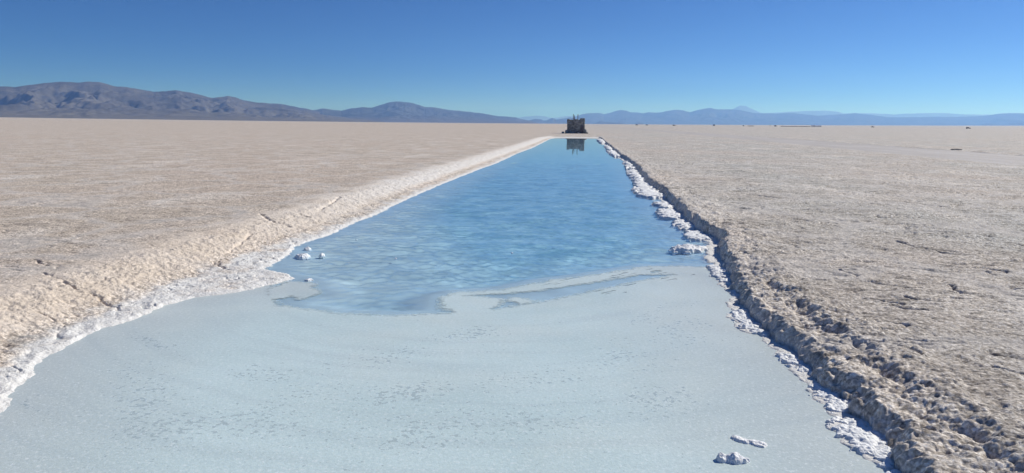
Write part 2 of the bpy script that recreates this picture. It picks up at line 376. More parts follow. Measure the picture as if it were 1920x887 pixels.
def salt_material(name, bump=1.0, gain=1.0, dirt=1.0):
    m, nt, b = new_mat(name)
    p = pos(nt)
    big = noise(nt, p, .12, 4, .6)
    midn = noise(nt, p, 1.1, 5, .65)
    fin = noise(nt, p, 34., 4, .75)
    tiny = noise(nt, p, 120., 2, .6)
    sx = nt.nodes.new('ShaderNodeSeparateXYZ'); nt.links.new(p, sx.inputs[0])
    side = remap(nt, sx.outputs[0], -8., 6.)
    tan = mix(nt, remap(nt, midn, .34, .66), (.52, .455, .39), (.68, .61, .54))
    grey = mix(nt, remap(nt, midn, .34, .66), (.44, .437, .42), (.60, .596, .578))
    base = mix(nt, side, tan, grey)
    base = mix(nt, remap(nt, big, .40, .62, 0., .5), base, (.64, .545, .48))
    patch = noise(nt, p, .5, 3, .6, (1., .45, 1.))
    base = mix(nt, remap(nt, patch, .56, .70, 0., .75), base, (.80, .75, .70))
    spk = mix(nt, remap(nt, fin, .33, .60), (.42, .40, .38), (1.12, 1.12, 1.12))
    base = mix(nt, 1.0, base, spk, 'MULTIPLY')
    grit = noise(nt, p, 10., 6, .85)
    base = mix(nt, 1.0, base, mix(nt, remap(nt, grit, .38, .60), (.76, .74, .72), (1.38, 1.36, 1.33)), 'MULTIPLY')
    gw = nt.nodes.new('ShaderNodeVectorMath'); gw.operation = 'ADD'
    gn = nd(nt, 'ShaderNodeTexNoise', Scale=22., Detail=3.); nt.links.new(p, gn.inputs['Vector'])
    gs = nt.nodes.new('ShaderNodeVectorMath'); gs.operation = 'SCALE'; gs.inputs['Scale'].default_value = .03
    nt.links.new(gn.outputs['Color'], gs.inputs[0]); nt.links.new(p, gw.inputs[0]); nt.links.new(gs.outputs[0], gw.inputs[1])
    gv = nd(nt, 'ShaderNodeTexVoronoi', Scale=30.); nt.links.new(gw.outputs[0], gv.inputs['Vector'])
    crease = remap(nt, gv.outputs['Distance'], .36, .66)
    base = mix(nt, 1.0, base, mix(nt, crease, (1.22*gain, 1.235*gain, 1.235*gain), (.82*gain, .80*gain, .775*gain)), 'MULTIPLY')
    # scattered dark pits where the crust has opened
    pit = noise(nt, p, 7.5, 3, .6)
    base = mix(nt, remap(nt, pit, .66, .72, 0., .3), base, (.20, .17, .15))
    for sc_, vs, lo in ((1.0, (.55, 2.6, 1.), .10), (2.4, (.5, 2.2, 1.), .16), (5.5, (.6, 2.0, 1.), .2)):  # dark dashes: crevice shade, with their dirt, painted into the colour
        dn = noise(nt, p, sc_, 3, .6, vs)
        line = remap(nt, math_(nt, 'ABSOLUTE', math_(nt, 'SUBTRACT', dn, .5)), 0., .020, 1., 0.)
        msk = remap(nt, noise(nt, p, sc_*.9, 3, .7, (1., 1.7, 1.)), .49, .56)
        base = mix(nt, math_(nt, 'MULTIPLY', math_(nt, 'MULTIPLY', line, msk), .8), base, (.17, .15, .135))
    wv = nt.nodes.new('ShaderNodeVectorMath'); wv.operation = 'ADD'
    wn_ = nd(nt, 'ShaderNodeTexNoise', Scale=.9, Detail=4.); nt.links.new(p, wn_.inputs['Vector'])
    wsc = nt.nodes.new('ShaderNodeVectorMath'); wsc.operation = 'SCALE'; wsc.inputs['Scale'].default_value = 1.3
    nt.links.new(wn_.outputs['Color'], wsc.inputs[0]); nt.links.new(p, wv.inputs[0]); nt.links.new(wsc.outputs[0], wv.inputs[1])
    vo = nd(nt, 'ShaderNodeTexVoronoi', Scale=.42); vo.feature = 'DISTANCE_TO_EDGE'; nt.links.new(wv.outputs[0], vo.inputs['Vector'])
    seam = math_(nt, 'MULTIPLY', remap(nt, vo.outputs['Distance'], .0, .035, 1., 0.), remap(nt, noise(nt, p, .8, 3, .6), .42, .54))
    base = mix(nt, math_(nt, 'MULTIPLY', seam, .6), base, (.22, .195, .175))  # polygon crack lines: shadow side of the ridges put in as dark colour
    seamw = remap(nt, vo.outputs['Distance'], .02, .10, .35, 0.)
    base = mix(nt, seamw, base, (.78, .74, .70))
    cr = attr(nt, 'cream')
    cream = mix(nt, remap(nt, midn, .3, .7), (.74, .60, .45), (.80, .68, .56))
    cream = mix(nt, remap(nt, fin, .35, .62, .35, 0.), cream, (.50, .38, .29))
    base = mix(nt, math_(nt, 'MULTIPLY', cr, .85), base, cream)
    wh = attr(nt, 'white')
    white = mix(nt, remap(nt, fin, .34, .60, .4, 0.), (.86, .85, .82), (.56, .55, .55))
    base = mix(nt, wh, base, white)
    nt.links.new(base, b.inputs['Base Color'])
    b.inputs['Roughness'].default_value = .85
    b.inputs['Specular IOR Level'].default_value = .25
    h = math_(nt, 'ADD', math_(nt, 'MULTIPLY', fin, .7), math_(nt, 'MULTIPLY', tiny, .25))
    h2 = math_(nt, 'ADD', h, math_(nt, 'MULTIPLY', noise(nt, p, 9., 5, .7), .4))
    h2 = math_(nt, 'ADD', h2, math_(nt, 'ADD', math_(nt, 'MULTIPLY', knobs(nt, p, 46.), .35), math_(nt, 'MULTIPLY', noise(nt, p, 26., 6, .8), .9)))
    bp = nd(nt, 'ShaderNodeBump', Strength=.7, Distance=.016*bump)
    nt.links.new(h2, bp.inputs['Height'])
    nt.links.new(bp.outputs[0], b.inputs['Normal'])
    return m

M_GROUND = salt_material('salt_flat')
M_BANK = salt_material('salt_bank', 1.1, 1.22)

def m_path():
    m, nt, b = new_mat('worn_track'); p = pos(nt)
    n = noise(nt, p, .6, 4, .6, (1, .15, 1)); f = noise(nt, p, 18., 3, .7)
    c = mix(nt, remap(nt, n, .35, .65), (.44, .41, .39), (.53, .50, .48))
    c = mix(nt, remap(nt, f, .35, .6, .25, 0.), c, (.30, .27, .25))
    nt.links.new(c, b.inputs['Base Color']); b.inputs['Roughness'].default_value = .8
    bp = nd(nt, 'ShaderNodeBump', Strength=.5, Distance=.01); nt.links.new(f, bp.inputs['Height']); nt.links.new(bp.outputs[0], b.inputs['Normal'])
    return m
M_PATH = m_path()

def m_bed():
    m, nt, b = new_mat('pool_bed'); p = pos(nt)
    n = noise(nt, p, 2.2, 4, .6); d = attr(nt, 'inner')
    deep = mix(nt, remap(nt, n, .35, .65), (.20, .41, .55), (.44, .68, .80))
    shallow = mix(nt, remap(nt, n, .35, .65), (.52, .59, .61), (.68, .75, .76))
    c = mix(nt, remap(nt, math_(nt, 'ADD', d, math_(nt, 'MULTIPLY', n, .6)), .3, 1.6), shallow, deep)
    nt.links.new(c, b.inputs['Base Color']); b.inputs['Roughness'].default_value = .9
    return m
M_BED = m_bed()

def m_water():
    m = bpy.data.materials.new('brine'); m.use_nodes = True; nt = m.node_tree
    for n in list(nt.nodes): nt.nodes.remove(n)
    out = nt.nodes.new('ShaderNodeOutputMaterial')
    p = pos(nt)
    lwt = nd(nt, 'ShaderNodeLayerWeight', Blend=.5)
    sch = math_(nt, 'ADD', math_(nt, 'MULTIPLY', math_(nt, 'POWER', lwt.outputs['Facing'], 5.), .977), .023)
    gl = nd(nt, 'ShaderNodeBsdfGlossy', Roughness=.02)
    tr = nd(nt, 'ShaderNodeBsdfTransparent'); tr.inputs[0].default_value = (.86, .95, 1., 1)
    mx = nt.nodes.new('ShaderNodeMixShader')
    nt.links.new(sch, mx.inputs[0]); nt.links.new(tr.outputs[0], mx.inputs[1]); nt.links.new(gl.outputs[0], mx.inputs[2])
    nt.links.new(mx.outputs[0], out.inputs[0])
    return m
M_WATER = m_water()

def m_film():
    """thin wet salt skin on the brine"""
    m, nt, b = new_mat('salt_film'); p = pos(nt)
    n = noise(nt, p, .7, 4, .55); f = noise(nt, p, 60., 3, .7)
    d = attr(nt, 'shore'); sp = attr(nt, 'spots')
    c = mix(nt, remap(nt, n, .35, .68), (.56, .70, .71), (.645, .785, .795))
    c = mix(nt, remap(nt, math_(nt, 'ADD', d, math_(nt, 'MULTIPLY', n, .8)), .4, 1.9, .75, 0.), c, (.55, .59, .585))
    c = mix(nt, remap(nt, attr(nt, 'swirl'), .0, .7, 0., .26), c, (.44, .53, .56))
    c = mix(nt, remap(nt, attr(nt, 'cloud'), -.1, .6, 0., .45), c, (.70, .775, .745))
    w = noise(nt, p, 25., 3, .6, (1., 1.15, 1.))
    w2 = noise(nt, p, 55., 2, .6)
    thr = math_(nt, 'ADD', math_(nt, 'ADD', w, math_(nt, 'MULTIPLY', w2, .12)), math_(nt, 'MULTIPLY', sp, .17))
    spot = remap(nt, thr, .775, .80)
    c = mix(nt, math_(nt, 'MULTIPLY', spot, .62), c, (.38, .47, .49))
    g2 = noise(nt, p, 38., 3, .8)
    c = mix(nt, remap(nt, g2, .36, .52, .22, 0.), c, (.34, .42, .45))
    c = mix(nt, remap(nt, g2, .57, .66, 0., .6), c, (.84, .90, .92))
    nt.links.new(c, b.inputs['Base Color'])
    b.inputs['IOR'].default_value = 1.34
    al = math_(nt, 'ADD', attr(nt, 'rim'), math_(nt, 'MULTIPLY', math_(nt, 'SUBTRACT', noise(nt, p, 11., 5, .75, (1., 1.3, 1.)), .5), .28))
    nt.links.new(remap(nt, al, -.05, .06), b.inputs['Alpha'])
    rg = remap(nt, spot, 0., 1., .36, .12); nt.links.new(rg, b.inputs['Roughness'])
    b.inputs['Specular IOR Level'].default_value = .5
    bp = nd(nt, 'ShaderNodeBump', Strength=.35, Distance=.006)
    nt.links.new(f, bp.inputs['Height']); nt.links.new(bp.outputs[0], b.inputs['Normal'])
    return m
M_FILM = m_film()

def m_crust():
    m, nt, b = new_mat('white_salt_crust'); p = pos(nt)
    f = noise(nt, p, 45., 4, .7); n = noise(nt, p, 6., 3, .6)
    c = mix(nt, remap(nt, n, .3, .7), (.83, .85, .87), (.90, .915, .93))
    nt.links.new(c, b.inputs['Base Color']); b.inputs['Roughness'].default_value = .7
    f = math_(nt, 'ADD', math_(nt, 'MULTIPLY', f, .5), math_(nt, 'ADD', knobs(nt, p, 42.), math_(nt, 'MULTIPLY', knobs(nt, p, 95.), .5)))
    bp = nd(nt, 'ShaderNodeBump', Strength=.6, Distance=.009)
    nt.links.new(f, bp.inputs['Height']); nt.links.new(bp.outputs[0], b.inputs['Normal'])
    b.inputs['Subsurface Weight'].default_value = 0.0
    return m
M_CRUST = m_crust()

def flat_mat(name, c, rough=.8, var=.25, scale=3., metal=0.):
    m, nt, b = new_mat(name); p = pos(nt)
    n = noise(nt, p, scale, 4, .6)
    lo = tuple(v*(1-var) for v in c); hi = tuple(min(1, v*(1+var)) for v in c)
    nt.links.new(mix(nt, remap(nt, n, .3, .7), lo, hi), b.inputs['Base Color'])
    b.inputs['Roughness'].default_value = rough; b.inputs['Metallic'].default_value = metal
    bp = nd(nt, 'ShaderNodeBump', Strength=.5, Distance=.02); nt.links.new(n, bp.inputs['Height']); nt.links.new(bp.outputs[0], b.inputs['Normal'])
    return m

# ---------------------------------------------------------------- the salt flat: one height field, cut into its named regions
def build_ground():
    th = np.concatenate([np.linspace(-180, -48, 66)[:-1], np.arange(-48, 38, .047), np.linspace(38, 180, 70)])
    th = np.radians(th)
    rs = [.02, .3]; r = .5
    while r < 120:
        rs.append(r); r += (.03 if r < 3 else (.0062*(r/4)**1.4 if r < 9 else .0193*(r/9)**1.7))
    while r < 82000:
        rs.append(r); r *= 1.022 if r < 3000 else 1.05
    rs = np.array(rs)
    nr, nc = len(rs), len(th)
    R, T = np.meshgrid(rs, th, indexing='ij')
    X = (R*np.sin(T)).ravel(); Y = (R*np.cos(T)).ravel()
    Z = np.empty_like(X); cr = np.empty_like(X); wh = np.empty_like(X); code = np.empty(X.shape, np.int8); inn = np.empty_like(X)
    step = 400000
    for a in range(0, len(X), step):
        s = slice(a, a+step)
        Z[s], cr[s], wh[s], code[s], inn[s] = terrain(X[s], Y[s])
    V = np.stack([X, Y, Z], -1).astype(np.float32)
    Q = grid_quads(nr, nc)[:, ::-1]
    qc = code[Q[:, 0]]
    at = dict(cream=cr, white=wh, inner=inn)
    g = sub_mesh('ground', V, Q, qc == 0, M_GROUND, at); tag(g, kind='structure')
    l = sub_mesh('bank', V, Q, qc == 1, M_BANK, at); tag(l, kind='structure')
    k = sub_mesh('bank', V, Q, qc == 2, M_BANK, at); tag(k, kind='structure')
    pb = sub_mesh('pool_bed', V, Q, qc == 3, M_BED, at); tag(pb, kind='structure')
    pt = sub_mesh('path', V, Q, qc == 4, M_PATH, at); tag(pt, kind='structure')
    print('ground verts', len(V))
build_ground()

# water sheet with wind ripples that die out towards the sheltered far end
def build_water():
    xs = np.arange(-5.0, 2.64, .035)
    ys = [1.6]
    while ys[-1] < 99.3: ys.append(ys[-1]+(.3 if ys[-1] < 6.2 else .030 if ys[-1] < 20 else .05 if ys[-1] < 34 else 1.2))
    X, Y = np.meshgrid(xs, np.array(ys)); nr, nc = X.shape; x, y = X.ravel(), Y.ravel()
    A = np.clip((1.9/y-.030)*.50, 0, .11)*(y > 6.3)
    fs = np.maximum(poly_sdf(x, y, FILM), poly_sdf(x, y, PALE))
    A = A*sstep(.06, .55, -fs)*sstep(.05, .5, x-fWL(y))*(1-.6*sstep(.9, .1, fWR(y)-x))
    A = A*(.45+.75*sstep(-.4, .5, fbm(x/1.4, y/1.0, 2, 140)))
    u = .966*x+.26*y; v = -.26*x+.966*y
    z = .055*perlin(u/.21+.4*perlin(x/.5, y/.5, 144), v/.17, 141)+.028*perlin(u/.12, v/.11, 142)+.04*perlin(u/.6, v/.5, 143)
    V = np.stack([x, y, WATER+A*z*WAVE], -1)
    tag(mesh_np('water', V, grid_quads(nr, nc), M_WATER, None, True), kind='structure')
WAVE = 5.5
build_water()

SPOT_LINES = [[(-3.852, 5.681), (-3.536, 5.492), (-3.243, 5.357), (-2.95, 5.284)], [(-3.431, 4.968), (-2.905, 4.287), (-2.384, 3.85)], [(-2.48, 4.964), (-1.837, 5.163), (-1.473, 5.75), (-0.906, 6.301)], [(-1.95, 4.594), (-1.429, 4.656), (-0.697, 4.847), (0.073, 5.397), (0.783, 6.185), (1.126, 6.926)], [(-2.601, 3.979), (-1.975, 4.134), (-1.274, 4.135), (-0.446, 4.315), (0.034, 4.371), (0.448, 4.881)], [(0.318, 5.305), (0.803, 5.614)], [(0.602, 6.859), (1.166, 7.564)], [(-3.752, 4.377), (-3.291, 3.898)]]
SPOT_W = [.06, .25, .22, .28, .35, .15, .25, .08]

def build_film():
    xs = np.arange(-4.9, 2.3, .0115); ys = [1.7]
    while ys[-1] < 9.9: ys.append(ys[-1]+(.02 if ys[-1] < 6.4 else .013))
    ys = np.array(ys)
    X, Y = np.meshgrid(xs, ys); nr, nc = X.shape
    x, y = X.ravel(), Y.ravel()
    fray = .03*fbm(x/.18, y/.25, 3, 81)+.012*perlin(x/.035, y/.05, 82)
    m = poly_sdf(x, y, FILM)+fray
    m = np.maximum(m, poly_sdf(x, y, PALE)+fray*1.6)
    ch = poly_sdf(x, y, CHAN)+fray
    m = np.minimum(m, -ch+.0)
    m = np.maximum(m, poly_sdf(x, y, ISLE)+fray*1.2)
    # fraying streaks near the pale rim
    rim = np.exp(-(seg_dist(x, y, [(-.9, 7.72), (-.4, 8.25), (.3, 8.8), (1.1, 9.35)])/.16)**2)
    rim = np.maximum(rim, np.exp(-(seg_dist(x, y, [(.35, 8.1), (.9, 8.8), (1.3, 9.0)])/.16)**2))
    st = fbm((x*.72-y*.7)/.045, (x*.7+y*.72)/.5, 2, 83)
    m = np.where((st > .30) & (rim*perlin(x/.4, y/.4, 84) > .10), -.015, m)
    z = WATER+.0022+.0006*perlin(x/.6, y/.6, 85)
    dL = x-fWL(y); dR = fWR(y)-x
    sp = np.zeros(x.shape)
    wx = x+.12*perlin(x/.5, y/.5, 86); wy = y+.12*perlin(x/.5, y/.5, 87)
    for l, w in zip(SPOT_LINES, SPOT_W):
        sp = np.maximum(sp, np.exp(-(seg_dist(wx, wy, l)/w)**2))
    sp = sp*(.7+.5*perlin(x/.6, y/.6, 88))
    sp = sp+.25*sstep(.1, .5, fbm(x/.9, y/.9, 2, 89))*(y < 6.6)-.25*(y > 6.9)
    # cloudy swirls left by the wind: stretched along arcs about the middle of the open water
    rho = np.hypot((x+1.1)*.95, y-8.6); ang = np.arctan2(x+1.1, 8.6-y)
    sw = fbm(rho/.16+.3*perlin(x/.7, y/.7, 96), ang*1.1, 3, 97)
    cl = fbm(x/1.5, y/1.1, 3, 98)+.35*sstep(5.2, 7.5, y+.3*x)-.25*sstep(-1.5, -3.2, x)-.3*sstep(4.6, 3.6, y)
    sp = sp+.10*sstep(.35, .7, sw)
    V = np.stack([x, y, z], -1); Q = grid_quads(nr, nc)
    keep = (m[Q] > -.05).sum(1) >= 3
    keep &= (dL[Q[:, 0]] > -.35) & (dR[Q[:, 0]] > -.35)
    o = sub_mesh('salt_film', V, Q, keep, M_FILM, dict(shore=np.minimum(dL, dR), spots=sp, swirl=sw, cloud=cl, rim=m))
    tag(o, kind='stuff'); tag(o, 'pale wet skin of salt covering the near end of the pool', 'salt crust')
build_film()
# ---------------------------------------------------------------- white crust ledges along the right water edge
def crust_patch(name, poly, label, cat, group, height=.04, knob=.045, step=.008, base=WATER-.02, mat=None, seed=0, edge=.05, rot=1., rag=.6):
    """closed knobbly sheet of salt over a polygon"""
    cx = sum(p[0] for p in poly)/len(poly); cy = sum(p[1] for p in poly)/len(poly)
    x0 = min(p[0] for p in poly)-.04; x1 = max(p[0] for p in poly)+.04
    y0 = min(p[1] for p in poly)-.04; y1 = max(p[1] for p in poly)+.04
    xs = np.arange(x0, x1+step, step); ys = np.arange(y0, y1+step, step*rot)
    X, Y = np.meshgrid(xs, ys); nr, nc = X.shape; x, y = X.ravel(), Y.ravel()
    s = poly_sdf(x, y, poly)+knob*rag*fbm(x/(knob*2.2), y/(knob*2.2), 3, 91+seed)+knob*rag*1.2*perlin(x/(knob*6), y/(knob*4), 95+seed)*(rag > .7)+.25*knob*perlin(x/(knob*.7), y/(knob*.7), 92+seed)
    if rag > .7: s = s-knob*1.6*np.clip(fbm(x/(knob*3.2), y/(knob*2.2), 3, 96+seed)-.02, 0, 1)*4
    ins = s > 0
    prof = height*(1-np.exp(-np.clip(s, 0, 9)/edge))
    dm = domes(x/knob, y/knob, 8+seed)*.6+domes(x/(knob*.5), y/(knob*.5), 9+seed)*.3
    z = (-.002-base+WATER)+prof*(.75+.5*fbm(x/(knob*3), y/(knob*3), 2, 93+seed))+knob*.55*dm*sstep(0, edge*.6, s)
    z = np.where(ins, z, 0)
    Q = grid_quads(nr, nc)
    keep = ins[Q].any(1)
    V = np.stack([x-cx, y-cy, z], -1)
    q = Q[keep]
    used = np.zeros(len(V), bool); used[q.ravel()] = True
    rm = np.cumsum(used)-1
    Vt = V[used]; qt = rm[q]
    n = len(Vt)
    # flat underside closed with a rim
    Vb = Vt.copy(); Vb[:, 2] = -.01
    qb = qt[:, ::-1]+n
    e = np.concatenate([qt[:, [0, 1]], qt[:, [1, 2]], qt[:, [2, 3]], qt[:, [3, 0]]])
    key = np.sort(e, 1); kk = key[:, 0].astype(np.int64)*n+key[:, 1]
    _, inv, cnt = np.unique(kk, return_inverse=True, return_counts=True)
    be = e[cnt[inv.ravel()] == 1]
    side = np.stack([be[:, 1], be[:, 0], be[:, 0]+n, be[:, 1]+n], -1)
    o = mesh_np(name, np.concatenate([Vt, Vb]), np.concatenate([qt, qb, side]), mat or M_CRUST, None, True)
    o.location = (cx, cy, base)
    tag(o, label, cat, group)
    return o

def ledge_poly(y0, y1, n=14, inset=.0):
    ys = np.linspace(y0, y1, n)
    sh = .0 if y1 < 8 else .30
    out = [(float(fWR(v)+sh*(fBR(v)-fWR(v))+(.04 if k in (0, n-1) else 0)), float(v)) for k, v in enumerate(ys)]
    inn = [(float(fBR(v)-.02+inset), float(v)) for v in ys[::-1]]
    return out+inn

G = 'white salt crusts along the foot of the right bank'
LEDGES = [
 (3.3, 4.62, 'knobbly white salt crust nearest the camera, in the bottom right corner under the bank'),
 (4.66, 5.30, 'knobbly white crust second from the camera, narrow and close under the bank'),
 (5.34, 5.95, 'short rounded white crust third from the camera, at the foot of the shaded bank'),
 (6.42, 7.35, 'ragged white crust strip at the foot of the bank beside the speckled salt skin'),
 (7.9, 9.75, 'long narrow white crust beside the upper right end of the pale salt skin'),
 (11.9, 12.9, 'small white crust just beyond the oval one, in front of bright blue water'),
 (13.1, 14.35, 'leaf shaped white crust in blue water, second beyond the oval one'),
 (14.5, 16.2, 'broad fan shaped white crust reaching out into blue water'),
 (16.5, 17.6, 'slim pointed white crust just short of the widest crust of the row'),
 (18.6, 24.0, 'widest and most ragged white crust of the row, halfway down the pool'),
 (24.2, 30.0, 'white crust just beyond the widest one'),
 (30.6, 37.0, 'thin white crust where the far half of the bank begins'),
 (42.0, 51.0, 'white crust jutting out in the far third of the pool'),
 (53.0, 64.0, 'second last white crust before the far end of the pool'),
 (70.0, 88.0, 'farthest white crust, next to the far end of the pool'),
]
for k, (a, b, lab) in enumerate(LEDGES):
    dist = (a+b)/2
    st = max(.005, dist*.0010)
    kn = max(.027, dist*.0036)
    rot = 1. if dist < 10 else min(6., dist/9.)
    crust_patch('salt_crust', ledge_poly(a, b, 22 if b-a > 1 else 12), lab, 'salt crust', G, rag=1.25, height=.024+.0003*dist, knob=kn, step=st, seed=k % 5, edge=.04+.001*dist, rot=rot)
# the oval plate near the end of the salt skin
oval = [(1.66+.30*cos(t)+.05*sin(t), 11.0+.30*sin(t)) for t in np.linspace(0, 2*pi, 20)[:-1]]
crust_patch('salt_crust', oval, 'large oval white crust plate standing clear of the bank where pale skin meets blue water', 'salt crust', G, height=.06, knob=.05, step=.010, seed=2, edge=.10, rag=1.0)

# white floor of the trench in the bank's shade is part of the bank; small lumps standing alone in the pool
LG = 'salt lumps standing alone in the pool'
def blob(cx, cy, ax, ay, n=14, seed=1):
    r = random.Random(seed)
    return [(cx+ax*cos(t)*r.uniform(.8, 1.15), cy+ay*sin(t)*r.uniform(.8, 1.15)) for t in np.linspace(0, 2*pi, n+1)[:-1]]
crust_patch('salt_lump', blob(.89, 3.92, .085, .055, seed=2), 'rounded white salt lump at the bottom edge of the photo, nearest the camera', 'salt lump', LG, height=.045, knob=.028, step=.004, seed=1, edge=.02)
crust_patch('salt_lump', [(.93, 4.25), (.97, 4.26), (1.05, 4.21), (1.14, 4.18), (1.17, 4.14), (1.12, 4.11), (1.03, 4.14), (.95, 4.19)], 'thin sliver of white salt breaking through the skin behind the rounded lump', 'salt lump', LG, height=.014, knob=.022, step=.004, seed=2, edge=.02)
crust_patch('salt_lump', blob(-3.92, 9.60, .11, .12, seed=4), 'low white salt lump in grey shallow water off the left shore', 'salt lump', LG, height=.04, knob=.03, step=.006, seed=3, edge=.03)
crust_patch('salt_lump', blob(-3.70, 9.74, .035, .05, 9, seed=5), 'tiny white salt lump right of the low one in grey shallow water', 'salt lump', LG, height=.03, knob=.02, step=.005, seed=4, edge=.02)
crust_patch('salt_lump', blob(-3.27, 8.14, .05, .05, 9, seed=6), 'tiny white salt lump off the tip of the left crust tongue', 'salt lump', LG, height=.02, knob=.02, step=.005, seed=1, edge=.02)
crust_patch('salt_lump', blob(-4.10, 10.2, .06, .07, 9, seed=7), 'small white salt lump touching the left shore where blue water begins', 'salt lump', LG, height=.03, knob=.02, step=.006, seed=1, edge=.02)
FG = 'white salt flakes afloat on the blue water'
for k, ((x, y), lab) in enumerate(zip([(-3.655, 11.173), (-2.598, 9.678), (-1.007, 10.331), (.436, 9.139)],
     ['tiny white flake afloat near the left shore', 'tiny white flake afloat in the left half of the blue water', 'tiny white flake afloat in the middle of the blue water', 'tiny white flake afloat close to the pale rim of the salt skin'])):
    crust_patch('salt_flake', blob(x, y, .014, .02, 8, seed=20+k), lab, 'salt flake', FG, height=.004, knob=.010, step=.003, seed=k, edge=.01, base=WATER-.005)
# dark stone on the berm of the track
def rock_mesh(name, w, d, h, mat, seed, loc, rz=0., parent=None, rough=.22):
    r = np.random.default_rng(seed)
    n = 10; m = 16
    V = []
    for i in range(n+1):
        ph = pi*i/n
        for j in range(m):
            t = 2*pi*j/m
            V.append((sin(ph)*cos(t), sin(ph)*sin(t), cos(ph)))
    V = np.array(V)
    p = 3.2
    nrm = (np.abs(V)**p).sum(1)**(1/p); V = V/nrm[:, None]
    k = 1+rough*fbm(V[:, 0]*1.7+V[:, 2]*2.1+seed, V[:, 1]*1.7-V[:, 2]*1.3, 3, seed % 50)
    V = V*k[:, None]
    V = V*np.array([w/2, d/2, h/2]); V[:, 2] += h/2*.9
    Q = []
    for i in range(n):
        for j in range(m):
            Q.append((i*m+j, (i+1)*m+j, (i+1)*m+(j+1) % m, i*m+(j+1) % m))
    o = mesh_np(name, V, Q, mat, parent, False)
    o.location = loc; o.rotation_euler = (0, 0, rz)
    return o
M_STONE = flat_mat('dark_stone', (.28, .29, .29), .95, .6, 3.5)
M_STONE2 = flat_mat('grey_stone', (.22, .21, .20), .95, .4, 2.5)
M_WOOD = flat_mat('weathered_wood', (.16, .135, .115), .9, .3, 6.)
M_PALEROCK = flat_mat('salt_rock', (.42, .40, .38), .9, .35, 5.)
tag(rock_mesh('stone', .7, .6, .13, M_STONE2, 5, (25.78*KP, 52.3*KP, 0)), 'small dark stone lying beside the track on the right plain', 'stone')

# ---------------------------------------------------------------- block hut at the far end
def bar(p0, p1, r, n=7):
    p0 = np.array(p0, float); p1 = np.array(p1, float); d = p1-p0; d /= np.linalg.norm(d)
    a = np.cross(d, (1, 0, 0)) if abs(d[0]) < .9 else np.cross(d, (0, 1, 0)); a /= np.linalg.norm(a); b = np.cross(d, a)
    V = []; 
    for q, s in ((p0, 1.), (p1, .8)):
        for k in range(n):
            t = 2*pi*k/n; V.append(q+(a*cos(t)+b*sin(t))*r*s)
    F = [(k, (k+1) % n, n+(k+1) % n, n+k) for k in range(n)]
    V.append(p0); V.append(p1)
    F += [(k, 2*n, (k+1) % n, k) for k in range(0)]
    me = bpy.data.meshes.new('m'); me.from_pydata([tuple(v) for v in V], [], F+[(2*n, (k+1) % n, k) for k in range(n)]+[(2*n+1, n+k, n+(k+1) % n) for k in range(n)])
    return me
def put(name, me, mat, parent):
    me.name = name; me.materials.append(mat); o = bpy.data.objects.new(name, me); C.objects.link(o); o.parent = parent; return o

HX, HY = -1.22*KP, 122.4*KP
hut = bpy.data.objects.new('block_hut', None); hut.location = (HX, HY, 0); hut.scale = (KP, KP, KP); C.objects.link(hut)
tag(hut, 'dark square hut of rough stacked blocks with bare posts sticking out of its top', 'hut')
rb = random.Random(3)
def wall(px, py, dx, dy, length, height_fn, thick):
    """courses of rough blocks, one mesh"""
    V = []; F = []
    def block(s0, s1, z0, z1):
        off = rb.uniform(-.06, .06); o0 = -thick/2+off; o1 = thick/2+off*.3
        base = len(V)
        for z in (z0, z1):
            for s, o in ((s0, o0), (s1, o0), (s1, o1), (s0, o1)):
                js = rb.uniform(-.035, .035); jo = rb.uniform(-.04, .04); jz = rb.uniform(-.03, .03)
                fl = 1+.035*(z/2.3)
                V.append((px*fl+dx*(s*fl+js)-dy*(o+jo), py+dy*(s+js)+dx*(o+jo), max(-.1, z+jz)))
        for f in ((0, 1, 2, 3), (7, 6, 5, 4), (0, 4, 5, 1), (1, 5, 6, 2), (2, 6, 7, 3), (3, 7, 4, 0)):
            F.append(tuple(base+i for i in f))
    z = -.1
    while z < 2.7:
        h = rb.uniform(.17, .27); s = -length/2
        while s < length/2-.02:
            w = rb.uniform(.28, .55); e = min(length/2, s+w)
            if length/2-e < .15: e = length/2
            if z+h*.5 < height_fn((s+e)/2): block(s, e, z, z+h)
            s = e
        z += h
    me = bpy.data.meshes.new('wall'); me.from_pydata(V, [], F)
    import bmesh
    bm = bmesh.new(); bm.from_mesh(me); bmesh.ops.bevel(bm, geom=list(bm.edges), offset=.02, segments=1, affect='EDGES'); bmesh.ops.recalc_face_normals(bm, faces=list(bm.faces)); bm.to_mesh(me); bm.free()
    return me
W, D = 2.85, 2.5
top = lambda s: 2.36+(.24 if s > 1.15 else 0)+(.13 if .7 < s <= 1.15 else 0)-(.14 if .25 < s < .62 else 0)+(.03 if s < -1.2 else 0)
put('wall', wall(0, -D/2, 1, 0, W, top, .34), M_STONE, hut)
put('wall', wall(0, D/2, 1, 0, W, lambda s: 2.3-.2*abs(s), .34), M_STONE, hut)
put('wall', wall(-W/2+.17, 0, 0, 1, D, lambda s: 2.36, .34), M_STONE, hut)
put('wall', wall(W/2-.17, 0, 0, 1, D, lambda s: 2.45, .34), M_STONE, hut)
